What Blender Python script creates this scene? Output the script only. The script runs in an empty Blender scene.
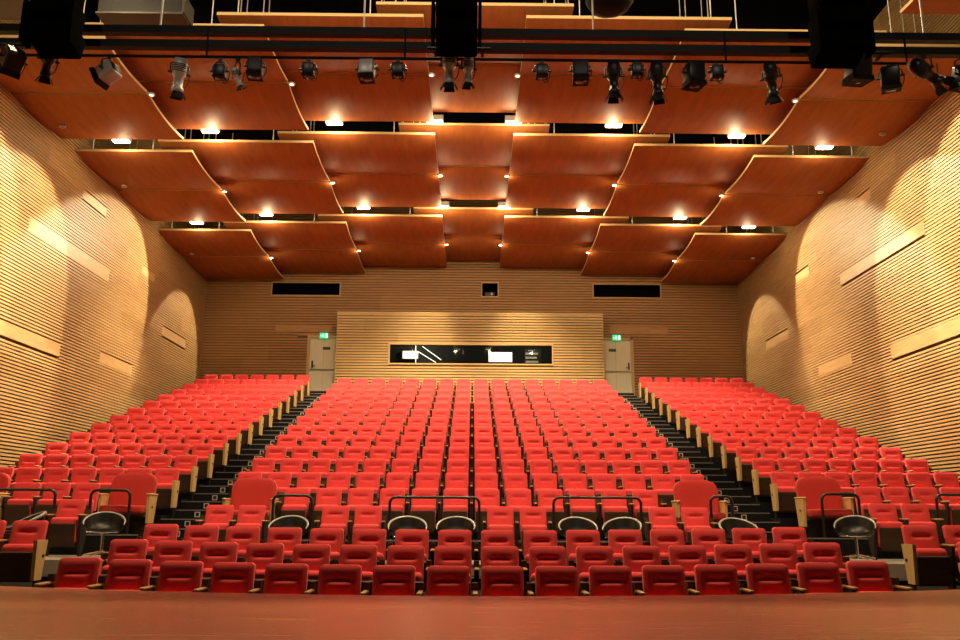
import bpy, bmesh, math, random
from math import sin, cos, pi, radians, sqrt, atan, tan
from mathutils import Vector, Matrix
random.seed(7)
SC = bpy.context.scene
COL = SC.collection

# ------------------------------------------------------------------ materials
def new_mat(name):
    m = bpy.data.materials.new(name); m.use_nodes = True
    nt = m.node_tree; nt.nodes.clear()
    out = nt.nodes.new('ShaderNodeOutputMaterial'); b = nt.nodes.new('ShaderNodeBsdfPrincipled')
    nt.links.new(b.outputs[0], out.inputs[0])
    return m, nt, b

def plain(name, col, rough=.6, metal=0., spec=.5, noise=0., scale=20., emit=None, estr=0., sheen=0.):
    m, nt, b = new_mat(name)
    b.inputs['Base Color'].default_value = (*col, 1); b.inputs['Roughness'].default_value = rough
    b.inputs['Metallic'].default_value = metal; b.inputs['Specular IOR Level'].default_value = spec
    if sheen: b.inputs['Sheen Weight'].default_value = sheen
    if noise:
        tc = nt.nodes.new('ShaderNodeTexCoord'); n = nt.nodes.new('ShaderNodeTexNoise'); n.inputs['Scale'].default_value = scale
        n.inputs['Detail'].default_value = 4
        mx = nt.nodes.new('ShaderNodeMix'); mx.data_type = 'RGBA'
        mx.inputs[6].default_value = (*[c*(1-noise) for c in col], 1); mx.inputs[7].default_value = (*[min(1, c*(1+noise)) for c in col], 1)
        nt.links.new(tc.outputs['Object'], n.inputs['Vector']); nt.links.new(n.outputs['Fac'], mx.inputs[0]); nt.links.new(mx.outputs[2], b.inputs['Base Color'])
    if emit:
        b.inputs['Emission Color'].default_value = (*emit, 1); b.inputs['Emission Strength'].default_value = estr
    return m

def wood(name, c1, c2, grain_axis='Y', rough=.45, gscale=3., plank=None, spec=.4, stretch=14.):
    """grain stretched along one axis, optional rectangular modules of slightly different tone"""
    m, nt, b = new_mat(name)
    b.inputs['Roughness'].default_value = rough; b.inputs['Specular IOR Level'].default_value = spec
    tc = nt.nodes.new('ShaderNodeTexCoord'); mp = nt.nodes.new('ShaderNodeMapping')
    s = {'X': (1, stretch, stretch), 'Y': (stretch, 1, stretch), 'Z': (stretch, stretch, 1)}[grain_axis]
    mp.inputs['Scale'].default_value = s
    n = nt.nodes.new('ShaderNodeTexNoise'); n.inputs['Scale'].default_value = gscale; n.inputs['Detail'].default_value = 5; n.inputs['Roughness'].default_value = .6
    mx = nt.nodes.new('ShaderNodeMix'); mx.data_type = 'RGBA'
    mx.inputs[6].default_value = (*c1, 1); mx.inputs[7].default_value = (*c2, 1)
    nt.links.new(tc.outputs['Object'], mp.inputs[0]); nt.links.new(mp.outputs[0], n.inputs['Vector'])
    rp = nt.nodes.new('ShaderNodeMapRange'); rp.inputs[1].default_value = .3; rp.inputs[2].default_value = .7
    nt.links.new(n.outputs['Fac'], rp.inputs[0]); nt.links.new(rp.outputs[0], mx.inputs[0])
    last = mx.outputs[2]
    if plank:
        uax, vax, w, h, amt = plank
        sp = nt.nodes.new('ShaderNodeSeparateXYZ'); cb = nt.nodes.new('ShaderNodeCombineXYZ')
        nt.links.new(tc.outputs['Object'], sp.inputs[0])
        nt.links.new(sp.outputs[uax], cb.inputs[0]); nt.links.new(sp.outputs[vax], cb.inputs[1])
        br = nt.nodes.new('ShaderNodeTexBrick'); br.inputs['Scale'].default_value = 1
        br.inputs['Mortar Size'].default_value = 0; br.inputs['Brick Width'].default_value = w; br.inputs['Row Height'].default_value = h
        br.inputs['Color1'].default_value = (1-amt, 1-amt*1.25, 1-amt*1.7, 1); br.inputs['Color2'].default_value = (1+amt*.5, 1+amt*.5, 1+amt*.5, 1)
        br.offset = .37; br.offset_frequency = 2
        nt.links.new(cb.outputs[0], br.inputs['Vector'])
        ml = nt.nodes.new('ShaderNodeMix'); ml.data_type = 'RGBA'; ml.blend_type = 'MULTIPLY'; ml.inputs[0].default_value = 1
        nt.links.new(last, ml.inputs[6]); nt.links.new(br.outputs['Color'], ml.inputs[7]); last = ml.outputs[2]
    nt.links.new(last, b.inputs['Base Color'])
    return m

M = {}
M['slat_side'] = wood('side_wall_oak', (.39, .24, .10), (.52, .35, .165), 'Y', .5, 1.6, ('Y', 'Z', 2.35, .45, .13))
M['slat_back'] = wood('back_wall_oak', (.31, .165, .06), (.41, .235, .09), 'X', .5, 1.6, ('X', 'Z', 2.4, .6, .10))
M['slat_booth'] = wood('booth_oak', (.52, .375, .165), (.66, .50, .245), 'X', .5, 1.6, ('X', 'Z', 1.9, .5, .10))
M['groove'] = plain('groove_shade_oak', (.045, .020, .007), .8)  # backing darkened, shade between the slats put into its colour
M['groove_back'] = plain('groove_back_oak', (.13, .065, .022), .8)
M['panel'] = wood('reflector_mahogany_veneer', (.28, .092, .026), (.37, .128, .037), 'Y', .6, 1.0, None, .10, 7.)
M['panel_edge'] = plain('reflector_lit_edge', (.60, .42, .20), .5, noise=.1, scale=8)  # edge lighter than the veneer, lamp light put into its colour
M['rod'] = plain('painted_rod', (.75, .72, .66), .4)
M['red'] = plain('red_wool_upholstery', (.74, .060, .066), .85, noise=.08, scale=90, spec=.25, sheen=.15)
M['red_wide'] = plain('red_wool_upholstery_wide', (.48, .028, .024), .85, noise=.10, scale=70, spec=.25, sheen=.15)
M['shell'] = wood('wenge_seat_shell', (.035, .017, .008), (.06, .03, .013), 'X', .5, 3.)
M['std'] = plain('dark_seat_support', (.02, .014, .011), .6)
M['oak'] = wood('pale_oak', (.55, .37, .15), (.68, .49, .22), 'Z', .4, 5.)
M['oak_arm'] = wood('armrest_oak', (.36, .22, .085), (.48, .31, .13), 'Y', .45, 5.)
M['wing'] = plain('brown_seat_wing', (.075, .036, .014), .6)
M['bolt'] = plain('black_bolt', (.01, .01, .01), .4)
M['carpet'] = plain('black_carpet', (.012, .012, .014), .95, noise=.3, scale=60, spec=.1)
M['carpet_grey'] = plain('grey_carpet', (.32, .29, .25), .95, noise=.2, scale=60, spec=.1)
M['nosing'] = plain('aluminium_nosing', (.24, .23, .22), .4, metal=.3)
M['steplight'] = plain('steel_step_light', (.62, .60, .57), .35, metal=.2)
M['steplens'] = plain('step_light_lens', (.03, .03, .035), .2)
M['stage'] = wood('stage_boards', (.24, .09, .038), (.36, .15, .07), 'X', .27, 2.2, ('X', 'Y', 2.6, .12, .2), .5)
M['black'] = plain('black_paint', (.008, .008, .009), .75, spec=.2)
M['blackgloss'] = plain('black_enamel', (.012, .012, .013), .35)
M['fabric_black'] = plain('black_void', (.004, .004, .004), 1., spec=0.)
M['steel'] = plain('galvanised_steel', (.13, .13, .125), .4, metal=.6, noise=.2)
M['truss'] = plain('truss_black_steel', (.006, .006, .006), .6, spec=.3)
M['darksteel'] = plain('dark_steel', (.035, .034, .033), .5, metal=.3)
M['chrome'] = plain('chrome', (.85, .85, .85), .12, metal=1.)
M['leather'] = plain('black_leather', (.008, .008, .008), .38, noise=.2, scale=30, spec=.4)
M['sheen_grey'] = plain('grey_sheen', (.30, .30, .29), .3, spec=.7)  # grey highlight of the black chair rim, put into the colour
M['door'] = plain('cream_painted_door', (.58, .56, .43), .5, noise=.04, scale=4)
M['doorframe'] = plain('oak_door_frame', (.42, .30, .14), .5)
M['silver'] = plain('brushed_metal', (.5, .5, .5), .3, metal=.9)
M['lens'] = plain('lit_lamp_lens', (.9, .8, .6), .4, emit=(1, .86, .6), estr=9.)
M['lens_small'] = plain('lit_small_lens', (.9, .8, .6), .4, emit=(1, .9, .7), estr=3.)
M['exit_green'] = plain('exit_sign_green', (.02, .3, .12), .4, emit=(.03, .75, .30), estr=.9)
M['exit_white'] = plain('exit_sign_white', (.8, .9, .85), .4, emit=(.7, 1, .85), estr=1.5)
M['screen'] = plain('lit_screen', (.9, .9, .9), .4, emit=(1, .97, .9), estr=1.6)
M['tube'] = plain('lit_tube', (.9, .9, .9), .4, emit=(1, .93, .75), estr=2.)
M['booth_dark'] = plain('booth_dark_paint', (.03, .032, .03), .7)
M['booth_white'] = plain('booth_white_paint', (.7, .68, .6), .6)
M['glasslens'] = plain('dark_glass_lens', (.01, .012, .015), .08, spec=.8)
M['chromegrey'] = plain('grey_lamp_body', (.60, .60, .58), .35, metal=.2)  # stage lamp bodies paler, standing in for light on their tops
def glass():
    m = bpy.data.materials.new('booth_glass'); m.use_nodes = True; nt = m.node_tree; nt.nodes.clear()
    o = nt.nodes.new('ShaderNodeOutputMaterial'); mx = nt.nodes.new('ShaderNodeMixShader'); t = nt.nodes.new('ShaderNodeBsdfTransparent'); g = nt.nodes.new('ShaderNodeBsdfGlossy')
    g.inputs['Roughness'].default_value = .02; mx.inputs[0].default_value = .012; t.inputs[0].default_value = (.93, .96, .94, 1)
    nt.links.new(t.outputs[0], mx.inputs[1]); nt.links.new(g.outputs[0], mx.inputs[2]); nt.links.new(mx.outputs[0], o.inputs[0]); return m
M['glass'] = glass()

# ------------------------------------------------------------------ mesh builder
class MB:
    def __init__(s): s.v = []; s.f = []; s.m = []; s.sm = []; s.mats = []
    def mi(s, mat):
        if mat not in s.mats: s.mats.append(mat)
        return s.mats.index(mat)
    def add(s, vs, fs, mat, smooth=False, xf=None):
        b = len(s.v); s.v += [tuple(xf @ Vector(p)) if xf else tuple(p) for p in vs]
        k = s.mi(mat)
        for f in fs: s.f.append(tuple(b+i for i in f)); s.m.append(k); s.sm.append(smooth)
        return s
    def box(s, x0, x1, y0, y1, z0, z1, mat, xf=None):
        vs = [(x, y, z) for x in (x0, x1) for y in (y0, y1) for z in (z0, z1)]
        return s.add(vs, [(0, 1, 3, 2), (4, 6, 7, 5), (0, 4, 5, 1), (2, 3, 7, 6), (0, 2, 6, 4), (1, 5, 7, 3)], mat, False, xf)
    def rbox(s, x0, x1, y0, y1, z0, z1, r, mat, seg=3, xf=None):
        bm = bmesh.new(); bmesh.ops.create_cube(bm, size=1)
        for v in bm.verts:
            v.co = Vector(((x0+x1)/2+v.co.x*(x1-x0), (y0+y1)/2+v.co.y*(y1-y0), (z0+z1)/2+v.co.z*(z1-z0)))
        bmesh.ops.bevel(bm, geom=bm.edges[:], offset=r, segments=seg, profile=.5, affect='EDGES', clamp_overlap=True)
        bm.verts.index_update()
        s.add([v.co[:] for v in bm.verts], [[v.index for v in f.verts] for f in bm.faces], mat, True, xf); bm.free(); return s
    def prism(s, poly, x0, x1, mat, xf=None, axis='X'):
        """poly of (a,b) extruded along axis: X -> (y,z), Y -> (x,z), Z -> (x,y)"""
        n = len(poly)
        def P(t, a, b): return {'X': (t, a, b), 'Y': (a, t, b), 'Z': (a, b, t)}[axis]
        vs = [P(x0, a, b) for a, b in poly]+[P(x1, a, b) for a, b in poly]
        fs = [tuple(range(n)), tuple(range(2*n-1, n-1, -1))]+[(i, (i+1) % n, (i+1) % n+n, i+n) for i in range(n)]
        return s.add(vs, fs, mat, False, xf)
    def tube(s, pts, r, mat, n=8, cap=True, radii=None):
        pts = [Vector(p) for p in pts]; rings = []; up0 = None
        for i, p in enumerate(pts):
            d = (pts[min(i+1, len(pts)-1)]-pts[max(i-1, 0)]).normalized()
            if up0 is None:
                a = Vector((0, 0, 1)) if abs(d.z) < .9 else Vector((1, 0, 0)); up0 = d.cross(a).normalized()
            u = (up0-d*up0.dot(d)).normalized(); up0 = u; w = d.cross(u)
            rr = radii[i] if radii else r
            rings.append([p+(u*cos(2*pi*k/n)+w*sin(2*pi*k/n))*rr for k in range(n)])
        vs = [q[:] for ring in rings for q in ring]; fs = []
        for i in range(len(pts)-1):
            for k in range(n): fs.append((i*n+k, i*n+(k+1) % n, (i+1)*n+(k+1) % n, (i+1)*n+k))
        s.add(vs, fs, mat, True)
        if cap:
            s.add([q[:] for q in rings[0]], [tuple(range(n))], mat); s.add([q[:] for q in rings[-1]], [tuple(range(n-1, -1, -1))], mat)
        return s
    def lathe(s, prof, mat, n=24, c=(0, 0, 0), xf=None):
        vs = []; fs = []
        for r, z in prof:
            for k in range(n): vs.append((c[0]+r*cos(2*pi*k/n), c[1]+r*sin(2*pi*k/n), c[2]+z))
        for i in range(len(prof)-1):
            for k in range(n): fs.append((i*n+k, i*n+(k+1) % n, (i+1)*n+(k+1) % n, (i+1)*n+k))
        return s.add(vs, fs, mat, True, xf)
    def mesh(s, name):
        me = bpy.data.meshes.new(name); me.from_pydata(s.v, [], s.f)
        for m in s.mats: me.materials.append(M[m])
        me.polygons.foreach_set('material_index', s.m); me.polygons.foreach_set('use_smooth', s.sm); me.update()
        bm = bmesh.new(); bm.from_mesh(me); bmesh.ops.recalc_face_normals(bm, faces=bm.faces[:]); bm.to_mesh(me); bm.free()
        return me
    def build(s, name, parent=None, loc=None): return link(name, s.mesh(name), parent, loc)

def link(name, me, parent=None, loc=None):
    o = bpy.data.objects.new(name, me); COL.objects.link(o)
    if parent: o.parent = parent
    if loc: o.location = loc
    return o
def tag(o, label, cat, group=None, kind=None):
    if label: o['label'] = label
    if cat: o['category'] = cat
    if group: o['group'] = group
    o['kind'] = kind or 'thing'
    return o
def thing(name, loc, label, cat, group=None, rz=0., kind=None):
    o = bpy.data.objects.new(name, None); COL.objects.link(o); o.location = loc; o.rotation_euler = (0, 0, rz)
    return tag(o, label, cat, group, kind)
def struct(mb, name, parent=None):
    o = mb.build(name, parent)
    if not parent: o['kind'] = 'structure'
    return o
ORD = ['zeroth', 'first', 'second', 'third', 'fourth', 'fifth', 'sixth', 'seventh', 'eighth', 'ninth', 'tenth', 'eleventh', 'twelfth',
       'thirteenth', 'fourteenth', 'fifteenth', 'sixteenth', 'seventeenth', 'eighteenth', 'nineteenth', 'twentieth']

# ------------------------------------------------------------------ layout (metres; hall axis along +Y, pit floor z = 0)
CAMZ = 1.40
WX = 9.6            # side walls
BY = 29.6           # back wall
TOPZ = 13.0
YE, PITCH, RISE = 15.17, 1.009, .3175
NR = 14             # raked tiers (side blocks); the middle block has 13
def row_y(i): return YE+PITCH*i
def row_z(i): return .95+RISE*i
def side_dz(i): return .07-.14*i/13
AX0, AX1 = 4.44, 5.48   # aisles

# ------------------------------------------------------------------ floor, steps, stage
fl = MB()
fl.box(-WX, WX, 6.6, 9.62, -.2, 0., 'carpet')
fl.box(-5.3, 5.3, 9.62, 10.66, -.2, .165, 'carpet'); fl.box(-5.3, 5.3, 10.66, 12.75, -.2, .325, 'carpet')
for s in (-1, 1):
    x0, x1 = sorted((s*5.3, s*WX))
    fl.box(x0, x1, 8.6, 9.62, -.2, .09, 'carpet'); fl.box(x0, x1, 9.62, 10.66, -.2, .235, 'carpet'); fl.box(x0, x1, 10.66, 12.75, -.2, .415, 'carpet')
fl.box(-WX, WX, 12.75, 13.18, -.2, .49, 'carpet')
fl.box(-WX, WX, 13.18, row_y(0)-.72, -.2, .645, 'carpet_grey')
for s in (-1, 1):
    x0, x1 = sorted((s*5.3, s*WX)); fl.box(x0, x1, 12.95, row_y(0)-.72, -.2, .70, 'carpet_grey')
for i in range(NR):
    y0 = row_y(i)-.72; y1 = row_y(i+1)-.72 if i < NR-1 else BY
    z = row_z(i); ds = side_dz(i)
    if i < 13: fl.box(-AX0, AX0, y0, y1 if i < 12 else BY, -.2, z, 'carpet')
    for s in (-1, 1):
        x0, x1 = sorted((s*AX1, s*WX)); fl.box(x0, x1, y0, y1, -.2, z+ds, 'carpet')
        x0, x1 = sorted((s*AX0, s*AX1))
        fl.box(x0, x1, y0-.5, y0, -.2, z-.159, 'carpet'); fl.box(x0, x1, y0, y1-.5 if i < NR-1 else y0+.5, -.2, z, 'carpet')
for s in (-1, 1):
    x0, x1 = sorted((s*AX0, s*AX1)); y0 = row_y(NR-1)-.72
    fl.box(x0, x1, y0+.5, y0+1., -.2, row_z(NR-1)+.159, 'carpet'); fl.box(x0, x1, y0+1., BY, -.2, row_z(NR-1)+.318, 'carpet')
struct(fl, 'floor')

tr = MB()
def nose(x0, x1, y, z): tr.box(x0, x1, y-.006, y+.035, z-.012, z+.006, 'nosing')
for s in (-1, 1):
    x0, x1 = sorted((s*AX0, s*AX1))
    for i in range(NR):
        y0 = row_y(i)-.72; nose(x0, x1, y0-.5, row_z(i)-.159); nose(x0, x1, y0, row_z(i))
    y0 = row_y(NR-1)-.72; nose(x0, x1, y0+.5, row_z(13)+.159); nose(x0, x1, y0+1., row_z(13)+.318)
    x0, x1 = sorted((s*AX1, s*WX)); nose(x0, x1, row_y(0)-.72, row_z(0)+side_dz(0))
nose(-AX0, AX0, row_y(0)-.72, row_z(0)); nose(-WX, WX, 13.18, .645); nose(-WX, WX, 12.75, .49)
for s in (-1, 1):
    x0, x1 = sorted((s*4.5, s*WX)); nose(x0, x1, 10.66, .415 if False else .42)
struct(tr, 'trim_1')

st = MB(); N = 48
def stage_y(x): return 7.14+min(.043*x*x, 1.05)
top = [(-9.4+18.8*k/N) for k in range(N+1)]
poly = [(-9.4, -3.5)]+[(x, stage_y(x)) for x in top]+[(9.4, -3.5)]
st.prism(poly[::-1], .55, .75, 'stage', axis='Z')
poly2 = [(-9.4, -3.5)]+[(x, stage_y(x)-.05) for x in top]+[(9.4, -3.5)]
st.prism(poly2[::-1], -.2, .55, 'black', axis='Z')
struct(st, 'stage_floor')

# ------------------------------------------------------------------ walls of horizontal slats
def cells(u0, u1, v0, v1, holes):
    us = sorted({u0, u1, *[h for H in holes for h in H[:2]]}); vs = sorted({v0, v1, *[h for H in holes for h in H[2:]]})
    us = [u for u in us if u0 <= u <= u1]; vs = [v for v in vs if v0 <= v <= v1]
    for a, b in zip(us, us[1:]):
        for c, d in zip(vs, vs[1:]):
            cu, cv = (a+b)/2, (c+d)/2
            if not any(H[0] < cu < H[1] and H[2] < cv < H[3] for H in holes): yield a, b, c, d
def slat_spans(u0, u1, za, zb, holes):
    spans = [(u0, u1)]
    for H in holes:
        if H[2] < zb and H[3] > za:
            ns = []
            for a, b in spans:
                if H[1] <= a or H[0] >= b: ns.append((a, b)); continue
                if H[0] > a: ns.append((a, H[0]))
                if H[1] < b: ns.append((H[1], b))
            spans = ns
    return spans
def slat_wall(put, u0, u1, z0, z1, period, face, holes, flush, mat, groove='groove'):
    """put(a,b,c,d,depth0,depth1,mat): box spanning u a..b, z c..d, standing depth0..depth1 in front of the backing face"""
    for a, b, c, d in cells(u0, u1, z0, z1, holes): put(a, b, c, d, -.06, 0., groove)
    z = z0
    while z+period*face < z1:
        for a, b in slat_spans(u0, u1, z, z+period*face, holes+flush): put(a, b, z, z+period*face, 0., .045, mat)
        z += period
    for H in flush: put(H[0], H[1], H[2]+.004, H[3], 0., .046, mat)

flushL = [(17.45, 21.6, 7.24, 7.60), (14.0, 19.45, 4.87, 5.17), (21.55, 23.65, 5.11, 5.39), (25.7, 27.85, 6.68, 6.97), (23.7, 24.7, 8.06, 8.30), (19.7, 21.05, 8.85, 9.09),
          ]
flushR = [(17.05, 21.25, 7.21, 7.47), (14.0, 19.0, 4.87, 5.20), (21.02, 23.1, 5.11, 5.41), (25.1, 27.1, 6.62, 6.88), (23.2, 24.2, 8.06, 8.31), (19.2, 19.85, 8.82, 9.08)]
for s, nm, fl_ in ((-1, 'wall_left', flushL), (1, 'wall_right', flushR)):
    w = MB()
    def put(a, b, c, d, e0, e1, mat, s=s, w=w):
        x0, x1 = sorted((s*(WX-e0), s*(WX-e1))); w.box(x0, x1, a, b, c, d, mat)
    slat_wall(put, 6.6, BY, 0., TOPZ, .0755, .60, [], fl_, 'slat_side')
    struct(w, nm)
DOORL, DOORR = (-5.80, -4.76), (4.60, 5.66)
DZ0, DZ1 = 5.40, 7.47
BX0, BX1, BFY, BTZ = -4.74, 4.57, 29.0, 8.26
WIN = (-2.87, 2.76, 6.44, 7.09)
holes = [(DOORL[0], DOORL[1], DZ0, DZ1), (DOORR[0], DOORR[1], DZ0, DZ1), (-7.2, -4.78, 8.98, 9.43), (4.34, 6.74, 8.98, 9.45), (.33, .89, 8.98, 9.47), (BX0+.1, BX1-.1, 5.4, 8.1)]
w = MB()
def putb(a, b, c, d, e0, e1, mat): w.box(a, b, BY-e1, BY-e0, c, d, mat)
flushB = [(-7.0, -5.0, 7.62, 7.90), (-6.2, -4.9, 7.50, 7.60), (4.9, 6.95, 7.62, 7.92)]
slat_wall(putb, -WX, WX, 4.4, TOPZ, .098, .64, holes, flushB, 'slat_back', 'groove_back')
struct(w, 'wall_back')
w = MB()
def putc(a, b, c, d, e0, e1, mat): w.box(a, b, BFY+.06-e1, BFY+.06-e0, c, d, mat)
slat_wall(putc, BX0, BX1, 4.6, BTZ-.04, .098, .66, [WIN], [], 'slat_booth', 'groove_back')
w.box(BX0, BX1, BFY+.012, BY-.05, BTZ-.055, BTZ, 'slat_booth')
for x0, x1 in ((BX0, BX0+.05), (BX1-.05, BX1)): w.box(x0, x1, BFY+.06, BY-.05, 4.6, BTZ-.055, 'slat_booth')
struct(w, 'wall_booth')

# control room behind the window
w = MB()
bx0, bx1, by0, by1, bz0, bz1 = -4.4, 4.3, 29.14, 32.2, 5.5, 8.0
w.box(bx0, bx1, by1, by1+.05, bz0, bz1, 'booth_dark'); w.box(bx0, bx1, BY+.1, by1, bz1, bz1+.05, 'booth_dark')
w.box(bx0, bx1, by0+.01, by1, bz0-.05, bz0, 'booth_dark')
w.box(bx0-.05, bx0, BY+.1, by1, bz0, bz1, 'booth_dark'); w.box(bx1, bx1+.05, BY+.1, by1, bz0, bz1, 'booth_white')
struct(w, 'wall_control_room')
win = MB()
for a, b, c, d in ((WIN[0]-.05, WIN[0], WIN[2]-.05, WIN[3]+.05), (WIN[1], WIN[1]+.05, WIN[2]-.05, WIN[3]+.05), (WIN[0], WIN[1], WIN[2]-.05, WIN[2]), (WIN[0], WIN[1], WIN[3], WIN[3]+.05)):
    win.box(a, b, BFY-.02, BFY+.13, c, d, 'oak')
w1 = struct(win, 'window_1')
g = MB(); g.box(WIN[0], WIN[1], BFY+.04, BFY+.05, WIN[2], WIN[3], 'glass'); g.build('window_pane', w1)

# dark openings high in the back wall
for k, (a, b, c, d) in enumerate(holes[2:5]):
    f = MB(); r = .035
    for q in ((a-r, a, c-r, d+r), (b, b+r, c-r, d+r), (a, b, c-r, c), (a, b, d, d+r)): f.box(q[0], q[1], BY-.07, BY+.02, q[2], q[3], 'doorframe')
    f.box(a, b, BY+.45, BY+.5, c, d, 'fabric_black'); f.box(a, b, BY, BY+.5, c-.02, c, 'fabric_black'); f.box(a, b, BY, BY+.5, d, d+.02, 'fabric_black')
    for xx in (a-.02, b): f.box(xx, xx+.02, BY, BY+.5, c, d, 'fabric_black')
    wo = struct(f, 'window_%d' % (k+2))
    if k == 2:
        p = thing('projector', (.61, BY+.1, 8.98), 'small dark projector inside the square opening high in the back wall', 'projector')
        q = MB(); q.rbox(-.18, .18, -.02, .3, 0, .2, .02, 'darksteel'); q.build('body', p)
        q = MB(); q.tube([(.06, -.06, .11), (.06, -.02, .11)], .05, 'glasslens', 14); q.build('lens', p)

# doors
for k, (dx, hside) in enumerate(((DOORL, -1), (DOORR, 1))):
    d = MB(); mid = (dx[0]+dx[1])/2
    d.box(dx[0]+.05, dx[1], BY-.01, BY+.04, DZ0, DZ1-.05, 'door')
    o = struct(d, 'door_%d' % (k+1))
    f = MB(); f.box(dx[0]-.04, dx[0]+.05, BY-.07, BY+.04, DZ0, DZ1+.03, 'doorframe'); f.box(dx[0]+.05, dx[1]+.02, BY-.07, BY+.04, DZ1-.05, DZ1+.03, 'doorframe')
    if k == 1: f.box(dx[1]-.05, dx[1]+.04, BY-.07, BY+.04, DZ0, DZ1+.03, 'doorframe')
    f.build('door_frame', o)
    hx = dx[0]+.16 if hside < 0 else dx[1]-.14
    h = MB(); h.box(hx-.025, hx+.025, BY-.05, BY-.01, DZ0+.95, DZ0+1.2, 'darksteel'); h.tube([(hx, BY-.06, DZ0+1.02), (hx-hside*.12, BY-.06, DZ0+1.02)], .013, 'darksteel'); h.build('door_handle', o)
    h = MB(); h.tube([(dx[0]+.1, BY-.07, DZ0+.90), (dx[1]-.1, BY-.07, DZ0+.90)], .02, 'silver')
    for xx in (dx[0]+.12, dx[1]-.12): h.box(xx-.02, xx+.02, BY-.07, BY-.01, DZ0+.87, DZ0+.93, 'silver')
    h.build('push_bar', o)
    h = MB(); sx = mid+.12 if k == 0 else mid-.17
    h.box(sx-.13, sx+.13, BY-.018, BY-.01, DZ1-.47, DZ1-.37, 'bolt'); h.build('door_plate', o)
    h = MB(); sx0 = mid+.02 if k == 0 else mid-.06
    h.box(sx0-.006, sx0+.006, BY-.013, BY-.01, DZ0, DZ1-.05, 'doorframe'); h.build('leaf_joint', o)
# exit signs
for k, ex in enumerate((-5.25, 5.10)):
    t = thing('exit_sign', (ex, BY-.17, 7.38), 'green lit exit sign above the %s rear door' % ('left' if k == 0 else 'right'), 'exit sign', 'exit signs over the rear doors')
    h = MB(); h.box(-.145, .145, 0, .04, 0, .2, 'exit_green'); h.box(-.15, .15, -.002, .05, .2, .225, 'darksteel'); h.box(-.02, .02, .03, .09, .2, .24, 'darksteel'); h.build('sign_body', t)
    h = MB()   # running figure, doorway and arrow
    h.box(.06, .12, -.006, 0, .03, .17, 'exit_white')
    h.tube([(-.02, -.004, .155), (-.02, -.004, .157)], .014, 'exit_white', 8)
    for a, b in (((-.02, .14), (-.035, .09)), ((-.035, .09), (-.005, .06)), ((-.005, .06), (-.015, .03)), ((-.035, .09), (-.06, .065)), ((-.06, .065), (-.085, .065)), ((-.022, .13), (.01, .105)), ((-.022, .13), (-.055, .115))):
        h.tube([(a[0], -.004, a[1]), (b[0], -.004, b[1])], .008, 'exit_white', 6)
    h.box(-.13, -.095, -.006, 0, .092, .104, 'exit_white'); h.build('pictogram', t)

# things in the control room
t = thing('control_desk', (.2, 29.75, 5.505), 'dark control desk running behind the control room window', 'desk')
h = MB(); h.box(-3.2, 2.6, 0, .6, .86, .92, 'booth_dark'); h.build('desk_top', t)
h = MB(); h.box(-3.1, -3.04, .02, .58, 0, .86, 'booth_dark'); h.build('leg', t); h = MB(); h.box(2.44, 2.5, .02, .58, 0, .86, 'booth_dark'); h.build('leg', t)
t = thing('monitor', (1.0, 30.0, 6.43), 'bright white lit screen standing in the control room window', 'monitor')
h = MB(); h.box(-.45, .45, 0, .05, .22, .63, 'darksteel'); h.box(-.1, .1, -.05, .15, 0, .22, 'darksteel'); h.build('casing', t)
h = MB(); h.box(-.42, .42, -.008, 0, .25, .60, 'screen'); h.build('screen', t)
t = thing('mixing_console', (-1.75, 29.9, 6.43), 'black mixing console with small keys on the control desk', 'mixing console')
h = MB(); h.prism([(-.1, 0), (.35, 0), (.35, .16), (-.1, .05)], -.55, .55, 'blackgloss'); h.build('body', t)
h = MB()
for a in range(12): h.box(-.5+a*.085, -.47+a*.085, .0, .04, .09, .12, 'silver')
h.build('fader', t)['kind'] = 'stuff'
t = thing('wall_light', (-2.2, 31.9, 6.98), 'glowing pale wall lamp at the back of the control room', 'lamp')
h = MB(); h.box(-.45, .1, 0, .06, .16, .42, 'tube'); h.build('lamp_shade', t); h = MB(); h.box(-.48, .13, .06, .12, .14, .45, 'booth_white'); h.build('back_plate', t)
for k, (x0, z0, x1, z1) in enumerate(((-2.09, 7.5, -2.07, 6.45), (-1.85, 7.38, -1.15, 6.88), (-2.0, 7.2, -1.35, 6.80))):
    h = MB(); h.tube([(x0, 30.7+.1*k, z0), (x1, 30.7+.1*k, z1)], .014, 'tube', 8)
    o = h.build('leaning_tube'); tag(o, ['pale upright bar behind the control room window', 'upper pale slanting bar behind the control room window', 'lower pale slanting bar behind the control room window'][k], 'bar', 'pale bars in the control room')
t = thing('equipment_rack', (2.2, 30.6, 5.505), 'dark equipment rack with pale units behind the right end of the control room window', 'rack')
h = MB(); h.box(-.3, .3, 0, .5, 0, 1.75, 'booth_dark'); h.build('cabinet', t)
h = MB()
for a in range(5): h.box(-.26, .2-.05*(a % 2), -.01, 0, .95+a*.15, 1.03+a*.15, ('chromegrey', 'booth_white')[a % 2])
h.build('rack_units', t)
t = thing('hanging_microphone', (-.35, 30.2, 7.55), 'thin microphone hanging near the middle of the control room', 'microphone')
h = MB(); h.tube([(0, 0, .45), (0, 0, -.4)], .008, 'blackgloss', 6); h.build('hanging_cable', t); h = MB(); h.tube([(0, 0, -.4), (0, 0, -.55)], .03, 'doorframe', 10); h.build('body', t)

# ------------------------------------------------------------------ void above and roof
w = MB(); w.box(-WX, WX, -3.5, BY, TOPZ, TOPZ+.1, 'fabric_black')
for y in (12.7, 15.5, 21.2, 27.): w.box(-WX, WX, y-.1, y+.1, TOPZ-.5, TOPZ, 'darksteel')
struct(w, 'ceiling')

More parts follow.
